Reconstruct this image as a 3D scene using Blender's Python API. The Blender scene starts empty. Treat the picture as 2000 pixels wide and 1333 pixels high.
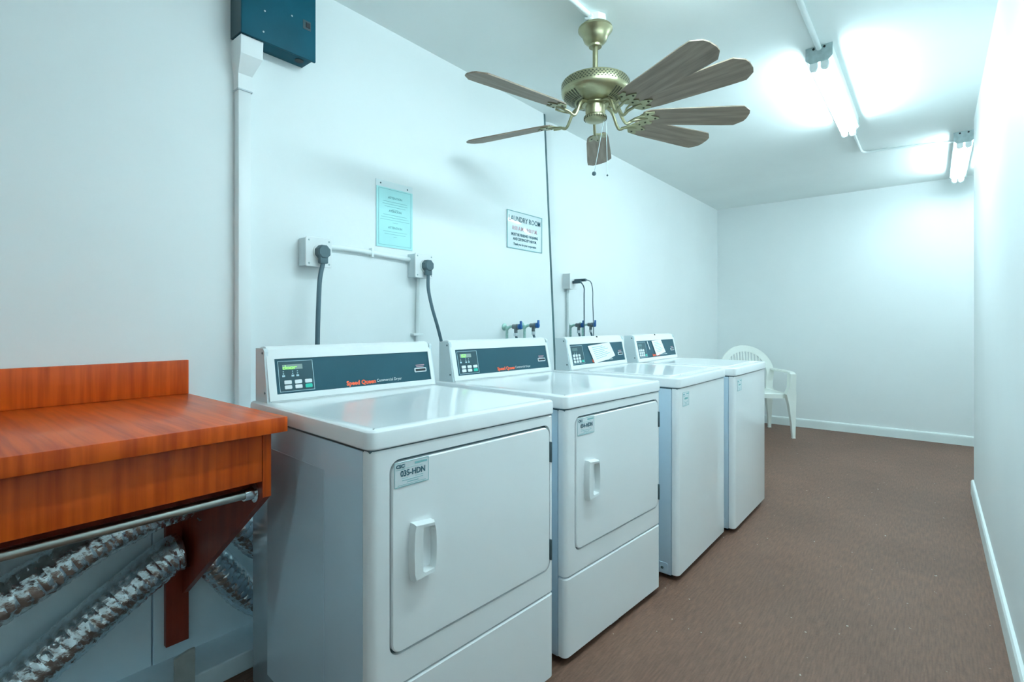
import bpy, bmesh, math, random
from mathutils import Vector, Matrix, noise as mnoise
from math import pi, sin, cos, radians as R
random.seed(7)
S = bpy.context.scene
C = S.collection
# ---------------------------------------------------------------- camera, world, exposure
cam = bpy.data.cameras.new('camera'); camo = bpy.data.objects.new('camera', cam); C.objects.link(camo)
camo.location = (0, 0, 1.18); camo.rotation_euler = (pi/2, 0, R(39.35))
cam.lens = 18.0; cam.sensor_width = 36.0; cam.shift_y = -0.01725; cam.clip_start = 0.02
S.camera = camo
w = bpy.data.worlds.new('world'); S.world = w; w.use_nodes = True
w.node_tree.nodes['Background'].inputs[0].default_value = (.6, .85, .95, 1)
w.node_tree.nodes['Background'].inputs[1].default_value = .3
S.view_settings.view_transform = 'Standard'; S.view_settings.look = 'None'
S.view_settings.exposure = 1.15; S.view_settings.gamma = 1; S.view_settings.use_curve_mapping = False
S.cycles.use_denoising = True; S.cycles.max_bounces = 12; S.cycles.diffuse_bounces = 9; S.cycles.glossy_bounces = 5
S.cycles.sample_clamp_indirect = 6
LIGHT = (.70, .925, 1.0)
TUBE_STRENGTH = 30.0

# ---------------------------------------------------------------- materials
def mat(name, col, rough=.5, metal=0, var=.04, vscale=6, bump=0, bscale=80, coat=0, spec=.5, col2=None, stretch=None, emit=0, emitcol=None, fac=(.35, .65), trans=0, ior=1.45, coord='Object', detail=4):
    m = bpy.data.materials.new(name); m.use_nodes = True
    nt = m.node_tree; b = nt.nodes['Principled BSDF']; L = nt.links.new
    tc = nt.nodes.new('ShaderNodeTexCoord'); mp = nt.nodes.new('ShaderNodeMapping')
    L(tc.outputs[coord], mp.inputs[0])
    if stretch: mp.inputs['Scale'].default_value = stretch
    n = nt.nodes.new('ShaderNodeTexNoise'); n.inputs['Scale'].default_value = vscale; n.inputs['Detail'].default_value = detail
    L(mp.outputs[0], n.inputs[0])
    cr = nt.nodes.new('ShaderNodeValToRGB'); cr.color_ramp.elements[0].position = fac[0]; cr.color_ramp.elements[1].position = fac[1]
    c2 = col2 or tuple(c*(1-var) for c in col)
    c1 = col if col2 else tuple(min(1, c*(1+var)) for c in col)
    cr.color_ramp.elements[0].color = (*c2, 1); cr.color_ramp.elements[1].color = (*c1, 1)
    L(n.outputs[0], cr.inputs[0]); L(cr.outputs[0], b.inputs['Base Color'])
    b.inputs['Roughness'].default_value = rough; b.inputs['Metallic'].default_value = metal
    b.inputs['Coat Weight'].default_value = coat; b.inputs['Coat Roughness'].default_value = .08
    b.inputs['Specular IOR Level'].default_value = spec; b.inputs['IOR'].default_value = ior
    b.inputs['Transmission Weight'].default_value = trans
    if bump:
        n2 = nt.nodes.new('ShaderNodeTexNoise'); n2.inputs['Scale'].default_value = bscale; n2.inputs['Detail'].default_value = 5
        L(mp.outputs[0], n2.inputs[0])
        bp = nt.nodes.new('ShaderNodeBump'); bp.inputs['Strength'].default_value = bump; bp.inputs['Distance'].default_value = .01
        L(n2.outputs[0], bp.inputs['Height']); L(bp.outputs[0], b.inputs['Normal'])
    if emit:
        b.inputs['Emission Color'].default_value = (*(emitcol or col), 1); b.inputs['Emission Strength'].default_value = emit
    return m
M = {}
M['wall'] = mat('wall_paint', (.80, .84, .84), .55, var=.015, vscale=1.5, bump=.06, bscale=25)
M['ceiling'] = mat('ceiling_paint', (.82, .87, .86), .8, var=.02, vscale=1.5, bump=.05, bscale=25)
M['lower'] = mat('lower_wall_lifted_paint', (.74, .90, .98), .6, var=.05, vscale=3, bump=.08, bscale=18)  # wall paint lightened and blued to lift the shade under the counter
M['base'] = mat('baseboard_paint', (.78, .84, .83), .4, var=.02, bump=.05)
M['patch'] = mat('grey_board', (.42, .47, .46), .8, var=.12, vscale=14, bump=.2)
M['seam'] = mat('dark_sealant', (.07, .14, .15), .7, var=.2)
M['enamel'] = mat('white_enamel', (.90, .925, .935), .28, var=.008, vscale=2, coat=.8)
M['enamel_shaded'] = mat('shaded_side_enamel', (.56, .70, .80), .22, var=.02, vscale=2, coat=.9)  # white enamel with the sides' shade and bluish reflection put into the colour
M['plastic'] = mat('white_plastic', (.80, .83, .83), .35, var=.01)
M['chair'] = mat('chair_plastic', (.80, .83, .78), .38, var=.02)
M['greyplastic'] = mat('grey_plastic', (.62, .70, .72), .45, var=.02)
M['teal'] = mat('teal_panel', (.012, .075, .105), .4, var=.05, vscale=4, spec=.38)
M['tealdark'] = mat('dark_teal', (.02, .07, .09), .35, var=.05)
M['outline'] = mat('pale_outline', (.45, .62, .68), .4)
M['button'] = mat('button_white', (.78, .82, .84), .4)
M['green'] = mat('button_green', (.03, .55, .42), .4)
M['orange'] = mat('orange_print', (.95, .13, .05), .5)
M['whiteprint'] = mat('white_print', (.75, .8, .8), .5)
M['redprint'] = mat('red_print', (.62, .36, .42), .6)
M['darkprint'] = mat('dark_print', (.03, .12, .16), .6)
M['paleprint'] = mat('pale_print', (.22, .48, .50), .6)
M['greyprint'] = mat('grey_print', (.5, .56, .58), .6)
M['lcd'] = mat('lcd_grey', (.26, .33, .32), .3)
M['lcddark'] = mat('lcd_dark', (.10, .19, .19), .3)
M['led'] = mat('led_green', (.2, .8, .1), .4, emit=.9, emitcol=(.25, 1, .06))
M['black'] = mat('black_rubber', (.015, .02, .025), .6)
M['paper'] = mat('paper', (.82, .83, .85), .7, var=.02)
M['label'] = mat('label_metal', (.74, .79, .81), .4, var=.02)
M['hinge'] = mat('hinge_steel', (.10, .16, .18), .4, metal=.6)
M['wood'] = mat('cherry_laminate', (.58, .084, .006), .36, col2=(.37, .039, .003), vscale=1, stretch=(3.2, 52, 2.6), fac=(.32, .60), bump=.03, bscale=3, coat=.10, spec=.28, detail=6)
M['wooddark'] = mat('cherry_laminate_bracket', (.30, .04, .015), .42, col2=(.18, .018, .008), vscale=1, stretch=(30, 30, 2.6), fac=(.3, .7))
M['rod'] = mat('steel_rod', (.55, .58, .55), .28, metal=1, var=.08, vscale=20)
M['chrome'] = mat('chrome', (.7, .75, .78), .15, metal=1, var=.1, vscale=20)
M['foil'] = mat('foil_duct', (.74, .82, .86), .24, metal=1, var=.15, vscale=45, bump=.35, bscale=55)
M['brass'] = mat('antique_brass', (.36, .345, .215), .33, metal=.9, var=.1, vscale=10)
M['brassdark'] = mat('dark_brass', (.05, .055, .03), .6)  # dark tone for vent openings, ribs and screws
M['blade'] = mat('blade_oak', (.30, .235, .18), .5, col2=(.18, .135, .10), vscale=1, stretch=(5, 60, 5), fac=(.3, .7), detail=6)
M['tube'] = mat('lit_tube', (1, 1, 1), .5, emit=TUBE_STRENGTH, emitcol=LIGHT)
M['fixture'] = mat('fixture_enamel', (.80, .86, .86), .4, var=.02)
M['steel'] = mat('galvanised', (.45, .55, .56), .4, metal=.7, var=.1, vscale=30)
M['boxteal'] = mat('panel_box_paint', (.005, .078, .115), .5, spec=.15, var=.12, vscale=5)
M['boxdark'] = mat('panel_box_side', (.03, .07, .085), .5, var=.1)
M['plug'] = mat('grey_plug', (.08, .135, .155), .5)
M['cord'] = mat('grey_cord', (.055, .11, .135), .5)
M['blue'] = mat('blue_handle', (.01, .10, .32), .4)
M['copper'] = mat('aged_pipe', (.35, .55, .50), .45, metal=.3, var=.2, vscale=40)
M['valve'] = mat('aged_valve', (.16, .19, .20), .45, metal=.5)
M['notice'] = mat('aqua_sheet', (.42, .78, .78), .45, var=.03)
M['sheet'] = mat('sign_sheet', (.74, .84, .86), .15, var=.01, coat=.6)
M['acrylic'] = mat('clear_acrylic', (.75, .9, .92), .08, var=.01, trans=.9)
# floor: brown textured paint with fine ribs and pale specks
def floor_mat():
    m = bpy.data.materials.new('brown_floor'); m.use_nodes = True; nt = m.node_tree; L = nt.links.new
    b = nt.nodes['Principled BSDF']; tc = nt.nodes.new('ShaderNodeTexCoord')
    def noise(scale, st=(1, 1, 1), det=4):
        mp = nt.nodes.new('ShaderNodeMapping'); mp.inputs['Scale'].default_value = st; L(tc.outputs['Object'], mp.inputs[0])
        n = nt.nodes.new('ShaderNodeTexNoise'); n.inputs['Scale'].default_value = scale; n.inputs['Detail'].default_value = det; L(mp.outputs[0], n.inputs[0]); return n
    def ramp(n, p0, p1, c0, c1):
        r = nt.nodes.new('ShaderNodeValToRGB'); r.color_ramp.elements[0].position = p0; r.color_ramp.elements[1].position = p1
        r.color_ramp.elements[0].color = (*c0, 1); r.color_ramp.elements[1].color = (*c1, 1); L(n.outputs[0], r.inputs[0]); return r
    def mix(f, a, bb, t='MIX'):
        x = nt.nodes.new('ShaderNodeMix'); x.data_type = 'RGBA'; x.blend_type = t
        if isinstance(f, float): x.inputs[0].default_value = f
        else: L(f, x.inputs[0])
        L(a, x.inputs[6]); L(bb, x.inputs[7]); return x
    big = ramp(noise(1.3), .35, .7, (.145, .071, .046), (.185, .092, .060))
    rib = ramp(noise(1, (150, 14, 1), 3), .3, .7, (.72, .72, .72), (1.16, 1.16, 1.16))
    m1 = mix(1.0, big.outputs[0], rib.outputs[0], 'MULTIPLY')
    sp = ramp(noise(42, (1, 1, 1), 2), .735, .76, (0, 0, 0), (1, 1, 1))
    white = nt.nodes.new('ShaderNodeRGB'); white.outputs[0].default_value = (.6, .58, .52, 1)
    mu = nt.nodes.new('ShaderNodeMath'); mu.operation = 'MULTIPLY'; L(sp.outputs[0], mu.inputs[0]); mu.inputs[1].default_value = .7
    m2 = mix(mu.outputs[0], m1.outputs[2], white.outputs[0])
    L(m2.outputs[2], b.inputs['Base Color']); b.inputs['Roughness'].default_value = .55; b.inputs['Specular IOR Level'].default_value = .4
    bp = nt.nodes.new('ShaderNodeBump'); bp.inputs['Strength'].default_value = .45; bp.inputs['Distance'].default_value = .004
    L(noise(1, (170, 60, 1), 4).outputs[0], bp.inputs['Height']); L(bp.outputs[0], b.inputs['Normal'])
    return m
M['floor'] = floor_mat()

# ---------------------------------------------------------------- mesh helpers
class MB:
    def __init__(s): s.bm = bmesh.new()
    def _f(s, vs):
        try: return s.bm.faces.new(vs)
        except ValueError: return None
    def box(s, x0, x1, y0, y1, z0, z1, bev=0, seg=2):
        v = [s.bm.verts.new((x, y, z)) for x in (x0, x1) for y in (y0, y1) for z in (z0, z1)]
        fs = [s._f([v[i] for i in q]) for q in ((0, 1, 3, 2), (4, 6, 7, 5), (0, 4, 5, 1), (2, 3, 7, 6), (0, 2, 6, 4), (1, 5, 7, 3))]
        if bev:
            es = list({e for f in fs for e in f.edges})
            bmesh.ops.bevel(s.bm, geom=es, offset=bev, segments=seg, profile=.5, affect='EDGES')
        return s
    def loft(s, rings, cap=True, closed=True):
        rv = [[s.bm.verts.new(p) for p in r] for r in rings]
        n = len(rings[0])
        for a, b in zip(rv, rv[1:]):
            for i in range(n if closed else n-1):
                j = (i+1) % n; s._f([a[i], a[j], b[j], b[i]])
        if cap: s._f(rv[0][::-1]); s._f(rv[-1])
        return s
    def tube(s, path, r, seg=10, cap=True):
        path = [Vector(p) for p in path]; rings = []; up = None
        for i, p in enumerate(path):
            t = (path[min(i+1, len(path)-1)] - path[max(i-1, 0)]).normalized()
            if up is None:
                up = Vector((0, 0, 1)) if abs(t.z) < .9 else Vector((1, 0, 0))
            a = t.cross(up).normalized(); b = a.cross(t).normalized(); up = b
            rr = r(i) if callable(r) else r
            rings.append([p + a*cos(2*pi*k/seg)*rr + b*sin(2*pi*k/seg)*rr for k in range(seg)])
        return s.loft(rings, cap)
    def cyl(s, p0, p1, r0, r1=None, seg=20):
        rr = (r0, r0 if r1 is None else r1)
        return s.tube([p0, p1], lambda i: rr[i], seg)
    def lathe(s, prof, seg=40, c=(0, 0, 0)):
        return s.loft([[(c[0]+r*cos(2*pi*k/seg), c[1]+r*sin(2*pi*k/seg), c[2]+z) for k in range(seg)] for r, z in prof])
    def prism(s, pts, n0, n1, bev=0, M4=None):
        """polygon pts (u,v) extruded along n; M4 maps (u,v,n) to space; bev chamfers the n1 rim"""
        cx = sum(p[0] for p in pts)/len(pts); cy = sum(p[1] for p in pts)/len(pts)
        rings = [[(u, v, n0) for u, v in pts]]
        if bev:
            rings.append([(u, v, n1-bev) for u, v in pts])
            ins = inset(pts, bev)
            rings.append([(u, v, n1) for u, v in ins])
        else: rings.append([(u, v, n1) for u, v in pts])
        if M4 is not None: rings = [[M4 @ Vector(p) for p in r] for r in rings]
        return s.loft(rings)
    def sphere(s, c, r, sc=(1, 1, 1)):
        mtx = Matrix.Translation(c) @ Matrix.Diagonal((*sc, 1))
        bmesh.ops.create_uvsphere(s.bm, u_segments=16, v_segments=10, radius=r, matrix=mtx); return s
    def xf(s, m): bmesh.ops.transform(s.bm, matrix=m, verts=s.bm.verts); return s
    def build(s, name, m, parent=None, smooth=True, angle=32):
        bmesh.ops.recalc_face_normals(s.bm, faces=s.bm.faces)
        me = bpy.data.meshes.new(name)
        for e in s.bm.edges:
            if len(e.link_faces) == 2: e.smooth = e.calc_face_angle(0) < R(angle)
        for f in s.bm.faces: f.smooth = smooth
        s.bm.to_mesh(me); s.bm.free(); me.materials.append(m)
        o = bpy.data.objects.new(name, me); C.objects.link(o); o.parent = parent
        return o
def inset(pts, d):
    n = len(pts); out = []
    area = sum(pts[i][0]*pts[(i+1) % n][1]-pts[(i+1) % n][0]*pts[i][1] for i in range(n))
    sg = 1 if area > 0 else -1
    for i in range(n):
        a = Vector(pts[i-1]); b = Vector(pts[i]); c = Vector(pts[(i+1) % n])
        e1 = (b-a).normalized(); e2 = (c-b).normalized()
        n1 = Vector((-e1.y, e1.x))*sg; n2 = Vector((-e2.y, e2.x))*sg
        k = (n1+n2); k = k/max(.3, k.dot(n1)) if k.length else n1
        out.append((b.x+k.x*d, b.y+k.y*d))
    return out
def rrect(x0, x1, y0, y1, r, seg=5):
    pts = []
    for cx, cy, a in ((x1-r, y1-r, 0), (x0+r, y1-r, 90), (x0+r, y0+r, 180), (x1-r, y0+r, 270)):
        for k in range(seg+1):
            t = R(a+90*k/seg); pts.append((cx+r*cos(t), cy+r*sin(t)))
    return pts
def put(bm_, pts):
    return bm_
def plate_hole(mb, outer, inner, n0, n1, M4):
    """flat plate with a hole, between n0 and n1"""
    bm = mb.bm; lo = []
    for n in (n0, n1):
        vo = [bm.verts.new(M4 @ Vector((u, v, n))) for u, v in outer]; vi = [bm.verts.new(M4 @ Vector((u, v, n))) for u, v in inner]
        es = [bm.edges.new((vs[i], vs[(i+1) % len(vs)])) for vs in (vo, vi) for i in range(len(vs))]
        bmesh.ops.triangle_fill(bm, use_beauty=True, edges=es)
        lo.append((vo, vi))
    for k in (0, 1):
        a, b = lo[0][k], lo[1][k]
        for i in range(len(a)):
            j = (i+1) % len(a); mb._f([a[i], a[j], b[j], b[i]])
    return mb
def tag(o, label=None, cat=None, group=None, kind=None):
    if label: o['label'] = label
    if cat: o['category'] = cat
    if group: o['group'] = group
    if kind: o['kind'] = kind
    return o
def empty(name, loc=(0, 0, 0), rz=0):
    o = bpy.data.objects.new(name, None); C.objects.link(o); o.location = loc; o.rotation_euler = (0, 0, rz); o.empty_display_size = .05
    return o
def copy_tree(o, parent=None):
    c = o.copy(); C.objects.link(c); c.parent = parent
    for ch in list(o.children): copy_tree(ch, c)
    return c
def smooth_path(pts, n=8):
    pts = [Vector(p) for p in pts]; P = [pts[0]*2-pts[1]] + pts + [pts[-1]*2-pts[-2]]; out = []
    for i in range(1, len(P)-2):
        a, b, c, d = P[i-1:i+3]
        for k in range(n):
            t = k/n
            out.append(.5*((2*b)+(-a+c)*t+(2*a-5*b+4*c-d)*t*t+(-a+3*b-3*c+d)*t**3))
    out.append(pts[-1]); return out
def frame(o, u, v):
    """matrix whose x,y,z axes are u, v, u x v at origin o"""
    u = Vector(u).normalized(); v = Vector(v).normalized(); n = u.cross(v)
    m = Matrix((u, v, n)).transposed().to_4x4(); m.translation = Vector(o); return m
def text(name, body, size, m, parent, F, pos=(0, 0), align='CENTER', sx=1.0, bold=0, n=.0006):
    cu = bpy.data.curves.new(name, 'FONT'); cu.body = body; cu.size = size; cu.align_x = align; cu.align_y = 'CENTER'
    cu.extrude = .0002; cu.offset = bold; cu.resolution_u = 2
    t = bpy.data.objects.new(name, cu); C.objects.link(t)
    bpy.context.view_layer.update()
    me = bpy.data.meshes.new_from_object(t.evaluated_get(bpy.context.evaluated_depsgraph_get()))
    bpy.data.objects.remove(t); bpy.data.curves.remove(cu)
    me.name = name; me.materials.clear(); me.materials.append(m)
    me.transform(F @ Matrix.Translation((pos[0], pos[1], n)) @ Matrix.Diagonal((sx, 1, 1, 1)))
    o = bpy.data.objects.new(name, me); C.objects.link(o); o.parent = parent; return o
def bars(name, rects, m, parent, F, n0=.0002, n1=.0007):
    b = MB()
    for x0, x1, y0, y1 in rects: b.box(x0, x1, y0, y1, n0, n1)
    b.xf(F); return b.build(name, m, parent, smooth=False)

# ---------------------------------------------------------------- the room
XW, XR, YB, H = -2.03, .225, 6.6, 2.6
def struct(name, mb, m): return tag(mb.build(name, m, smooth=False), kind='structure')
struct('floor', MB().box(-2.3, 1.9, -5.7, 6.8, -.1, 0), M['floor'])
struct('ceiling', MB().box(-2.3, 1.9, -5.7, 6.8, H, H+.1), M['ceiling'])
# left wall: near boarded stretch standing proud of the far stretch, its end edge out of plumb
def yend(z): return 2.923 + (1.08-z)*.0731
lw = MB(); lw.prism([(-5.6, 0), (yend(0), 0), (yend(H), H), (-5.6, H)], 0, .17, M4=frame((-2.2, 0, 0), (0, 1, 0), (0, 0, 1)))
struct('wall_left', lw, M['wall'])
wf = MB(); wf.loft([[(-2.2, yend(z)-.02, z), (-2.2, YB+.1, z), (XW-.05, YB+.1, z), (XW-.05, yend(z)+.20, z), (-2.086, yend(z)+.16, z), (-2.102, yend(z)+.12, z), (-2.125, yend(z)+.075, z), (-2.15, yend(z)+.03, z), (-2.155, yend(z)-.02, z)] for z in (0, H)])
tag(wf.build('wall_left_far', M['wall']), kind='structure')
sm = MB(); sm.prism([(yend(0)+.001, 0), (yend(0)+.028, 0), (yend(H)+.022, H), (yend(H)+.001, H)], 0, .124, M4=frame((-2.155, 0, 0), (0, 1, 0), (0, 0, 1)))
struct('trim_1', sm, M['seam'])
struct('wall_back', MB().box(-2.2, 1.7, YB, YB+.12, 0, H), M['wall'])
struct('wall_right', MB().box(XR, XR+.13, -5.6, 4.77, 0, H, .004), M['wall'])
struct('wall_right_far', MB().box(1.6, 1.72, 4.6, YB, 0, H), M['wall'])
struct('wall_right_return', MB().box(XR+.13, 1.6, 4.65, 4.77, 0, H), M['wall'])
struct('wall_front', MB().box(-2.2, XR, -5.6, -5.5, 0, H), M['wall'])
def baseb(name, x0, y0, x1, y1, nx, ny, h=.095, t=.016):
    prof = [(0, 0), (t, 0), (t, h*.72), (t*.92, h*.88), (t*.6, h*.98), (0, h)]
    a, b = Vector((x0, y0, 0)), Vector((x1, y1, 0)); n = Vector((nx, ny, 0))
    m = MB(); m.loft([[p+n*q[0]+Vector((0, 0, q[1])) for q in prof] for p in (a, b)])
    return struct(name, m, M['base'])
baseb('baseboard_back', -2.08, YB, 1.6, YB, 0, -1)
baseb('baseboard_right', XR, -5.5, XR, 4.775, -1, 0)
baseb('baseboard_left', XW-.05, 3.22, XW-.05, YB, 1, 0)
# boarded lower wall behind the ducts, with a recessed joint
struct('trim_2', MB().box(XW, -1.96, .548, .95, 0, .86, .003), M['lower'])
struct('trim_3', MB().box(XW, -1.963, -1.6, .545, 0, .86, .003), M['lower'])
struct('trim_4', MB().box(-1.97, -1.80, -1.6, .96, 0, .065, .004), M['lower'])
p = tag(MB().prism([(.556, .002), (.612, .002), (.613, .160), (.598, .161), (.556, .152)], 0, .010, .001, M4=frame((-1.798, 0, 0), (0, 1, 0), (0, 0, 1))).build('board_offcut', M['patch']),
        'small grey board standing on the floor against low plinth below wooden counter', 'board')

# ---------------------------------------------------------------- fluorescent fixtures
def make_fixture(label):
    r = empty('fluorescent_light'); tag(r, label, 'light', 'bare tube strip lights')
    L_ = 1.22
    b = MB(); b.prism([(-.056, 0), (-.056, -.060), (-.036, -.078), (.036, -.078), (.056, -.060), (.056, 0)], 0, L_, M4=frame((0, 0, 0), (1, 0, 0), (0, 0, 1)) @ Matrix.Rotation(0, 4, 'X'))
    # frame n axis = x cross z = -y, so flip to run along +y
    b.xf(Matrix.Diagonal((1, -1, 1, 1))); b.build('housing', M['fixture'], r, smooth=False)
    for e, y in ((0, -.004), (1, L_)):
        MB().prism([(-.060, 0), (-.060, -.062), (-.040, -.083), (.040, -.083), (.060, -.062), (.060, 0)], 0, .004, M4=frame((0, y+.004, 0), (1, 0, 0), (0, 0, 1))).build('end_plate', M['steel'], r, smooth=False)
    for x in (-.024, .024):
        k = MB(); k.cyl((x, -.006, -.012), (x, -.003, -.012), .006, seg=12); k.build('knockout', M['black'], r)
        tb = MB(); tb.cyl((x, .03, -.100), (x, L_-.03, -.100), .0165, seg=20); t = tb.build('tube', M['tube'], r)
        tag(t, 'glowing white tube')
        for y0, y1 in ((.018, .032), (L_-.032, L_-.018)):
            MB().cyl((x, y0, -.100), (x, y1, -.100), .0172, seg=20).build('tube_cap', M['steel'], t)
        for y0 in (0, L_-.018):
            h = MB(); h.prism(rrect(x-.019, x+.019, -.122, -.070, .016), 0, .018, .003, M4=frame((0, y0+.018, 0), (1, 0, 0), (0, 0, 1))); h.build('lamp_holder', M['fixture'], r)
    return r
fx = make_fixture('twin-tube strip light on the ceiling right of the fan')
fx.location = (-.446, 3.02, H)
for loc, lab in (((.185, 5.04, H), 'far twin-tube strip light half hidden by the right wall edge'),
                 ((-.446, .93, H), 'twin-tube strip light on the ceiling above the dryers, out of frame'),
                 ((-.75, -3.6, H), 'unseen twin-tube strip light added far behind the viewpoint as fill')):  # last one is an added fill for the dryer side and under-counter area
    c = copy_tree(fx); c.location = loc; c['label'] = lab
# ---------------------------------------------------------------- ceiling conduits
def pipe(name, pts, r, m, label, cat='conduit', clips=(), group=None, n=8, seg=12):
    root = empty(name, pts[0]); o = Vector(pts[0])
    MB().tube([Vector(q)-o for q in smooth_path(pts, n)], r, seg).build('pipe', m, root)
    for c in clips: MB().box(*[c[i]-o[i//2] for i in range(6)], .001).build('clip', m, root)
    tag(root, label, cat, group); return root
pipe('ceiling_conduit', [(-.446, 2.16, H-.013), (-.446, 2.4, H-.013), (-.446, 3.016, H-.013)], .0125, M['fixture'], 'white pipe on ceiling running to the near strip light')
pipe('ceiling_conduit', [(-1.209, -.6, H-.013), (-1.209, 1, H-.013), (-1.209, 2.035, H-.013)], .0125, M['fixture'], 'white pipe on ceiling ending at the fan box')
pipe('ceiling_conduit', [(-.446, 4.245, H-.011), (-.446, 4.9, H-.011), (-.44, 5.06, H-.011), (-.40, 5.11, H-.011), (-.30, 5.125, H-.011), (.0, 5.19, H-.011), (.08, 5.22, H-.011), (.125, 5.24, H-.011)], .009, M['fixture'], 'thin white conduit bending across ceiling between both strip lights')

# ---------------------------------------------------------------- ceiling fan
fan = empty('ceiling_fan', (-1.209, 2.085, H)); tag(fan, 'antique brass ceiling fan with brown wooden blades hanging above the dryers', 'fan')
b = MB(); b.lathe([(.001, 0), (.052, 0), (.052, -.04), (.048, -.046), (.001, -.046)], 8); jb = b.build('junction_box', M['fixture'], fan, smooth=False)
b = MB(); b.cyl((0, -.065, -.02), (0, -.045, -.02), .017); b.build('connector', M['fixture'], jb)
b = MB(); b.lathe([(.001, -.046), (.074, -.046), (.079, -.052), (.079, -.060), (.073, -.068), (.064, -.078), (.058, -.092), (.052, -.108), (.040, -.120), (.031, -.128), (.029, -.137), (.001, -.137)], 40)
tag(b.build('canopy', M['brass'], fan))
MB().cyl((0, 0, -.13), (0, 0, -.305), .0125).build('downrod', M['brass'], fan)
zt = 2.305-H; zb = 2.244-H
b = MB(); b.lathe([(.001, zt), (.115, zt), (.140, zt-.003), (.152, zt-.009), (.157, zt-.018), (.157, zb+.006), (.155, zb-.002), (.148, zb-.012), (.132, zb-.023), (.112, zb-.033), (.085, zb-.041), (.055, zb-.046), (.001, zb-.046)], 64)
motor = b.build('motor_housing', M['brass'], fan)
b = MB()
for row in range(4):
    for k in range(62):
        a = 2*pi*(k+.5*(row % 2))/62; z = zt-.021-row*.0078; rr = .1584
        q = [(a-.036, z), (a, z+.0034), (a+.036, z), (a, z-.0034)]
        b._f([b.bm.verts.new((rr*cos(t), rr*sin(t), zz)) for t, zz in q])
vh = b.build('vent_holes', M['brassdark'], motor); vh['kind'] = 'stuff'
b = MB()
for k in range(54):
    a = 2*pi*k/54
    if abs((math.degrees(a)+60+180) % 360-180) < 34 or k % 18 in (7, 8): continue
    for (r0, z0, r1, z1, wd) in ((.146, zb-.0150, .134, zb-.0235, .0034), (.134, zb-.0238, .113, zb-.0342, .0032), (.111, zb-.0348, .096, zb-.0395, .0036), (.088, zb-.0418, .074, zb-.0445, .0036)):
        u = Vector((cos(a), sin(a), 0)); t = Vector((-sin(a), cos(a), 0))
        b._f([b.bm.verts.new(u*r0+t*wd+Vector((0, 0, z0))), b.bm.verts.new(u*r0-t*wd+Vector((0, 0, z0))), b.bm.verts.new(u*r1-t*wd*.8+Vector((0, 0, z1))), b.bm.verts.new(u*r1+t*wd*.8+Vector((0, 0, z1)))])
vs = b.build('vent_slots', M['brassdark'], motor); vs['kind'] = 'stuff'
b = MB(); b.lathe([(.001, zb-.04), (.062, zb-.044), (.062, zb-.052), (.046, zb-.056), (.045, zb-.098), (.052, zb-.104), (.053, zb-.112), (.044, zb-.122), (.030, zb-.127), (.001, zb-.128)], 40)
sw = b.build('switch_housing', M['brass'], fan)
b = MB()
for k in range(28):
    a = 2*pi*k/28; b.box(-.0012, .0012, -.0535, -.049, zb-.117, zb-.106)
    bm_last = b.bm.verts[:] ; bmesh.ops.rotate(b.bm, verts=bm_last[-8:], cent=(0, 0, 0), matrix=Matrix.Rotation(a, 3, 'Z'))
o = b.build('housing_ribs', M['brassdark'], sw); o['kind'] = 'stuff'
def blade_parts():
    zbl = 2.136-H
    pitch = Matrix.Rotation(R(-13), 4, 'X')
    T = Matrix.Translation((0, 0, zbl)) @ pitch
    out = [(.215, -.035), (.235, -.050), (.30, -.058), (.60, -.070), (.655, -.070), (.690, -.040), (.697, -.018), (.697, .018), (.690, .040), (.655, .070), (.60, .070), (.30, .058), (.235, .050), (.215, .035)]
    bl = MB().prism(out, -.003, .003, .0012, M4=T).build('blade', M['blade'], fan)
    ir = MB()
    pa = smooth_path([(.048, 0, zb-.046), (.075, .003, zb-.050), (.105, .008, zb-.066), (.140, .008, zbl-.024), (.175, .003, zbl-.016), (.215, 0, zbl-.010), (.240, 0, zbl-.007)], 5)
    ir.tube(pa, lambda i: .0085-.0001*i, 8)
    ir.tube(smooth_path([(.155, .006, zbl-.020), (.185, -.022, zbl-.012), (.222, -.030, zbl-.008)], 5), .0045, 8)
    pl = MB().prism([(.200, -.018), (.222, -.042), (.262, -.046), (.268, -.034), (.250, -.020), (.285, -.008), (.295, 0), (.285, .008), (.250, .020), (.268, .034), (.262, .046), (.222, .042), (.200, .018)], -.0085, -.0032, .001, M4=T)
    iro = ir.build('blade_iron', M['brass'], fan)
    plo = pl.build('mounting_plate', M['brass'], iro)
    sc = MB()
    for px, py in ((.235, -.030), (.235, .030), (.275, 0)): sc.lathe([(.001, -.0115), (.0045, -.0105), (.005, -.0085), (.001, -.0085)], 10, (px, py, 0))
    sc.xf(T); sco = sc.build('screws', M['brassdark'], iro); sco['kind'] = 'stuff'
    return bl, iro
bl0, ir0 = blade_parts()
for i, a in enumerate((-25, 37, 118, -169, -103, -5, 66)):
    if i == 0: bl, ir = bl0, ir0
    else: bl = copy_tree(bl0, fan); ir = copy_tree(ir0, fan)
    for o in (bl, ir): o.rotation_euler = (0, 0, R(a))
# camera-right direction at fan, for the swinging chain
rv = Vector((cos(R(39.35)), sin(R(39.35)), 0))
def chain(name, p0, p1, rb):
    b = MB(); b.tube([p0, p1], .0012, 6); o = b.build(name, M['steel'], fan)
    MB().sphere(p1, rb).build('pull_ball', M['hinge'], o)
chain('pull_chain', rv*.046+Vector((0, 0, zb-.09)), Vector((0, 0, 1.876-H))+rv*-.006, .010)
chain('pull_chain', rv*.050+Vector((0, 0, zb-.09)), Vector((0, 0, 1.868-H))+rv*.056, .0045)

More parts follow.
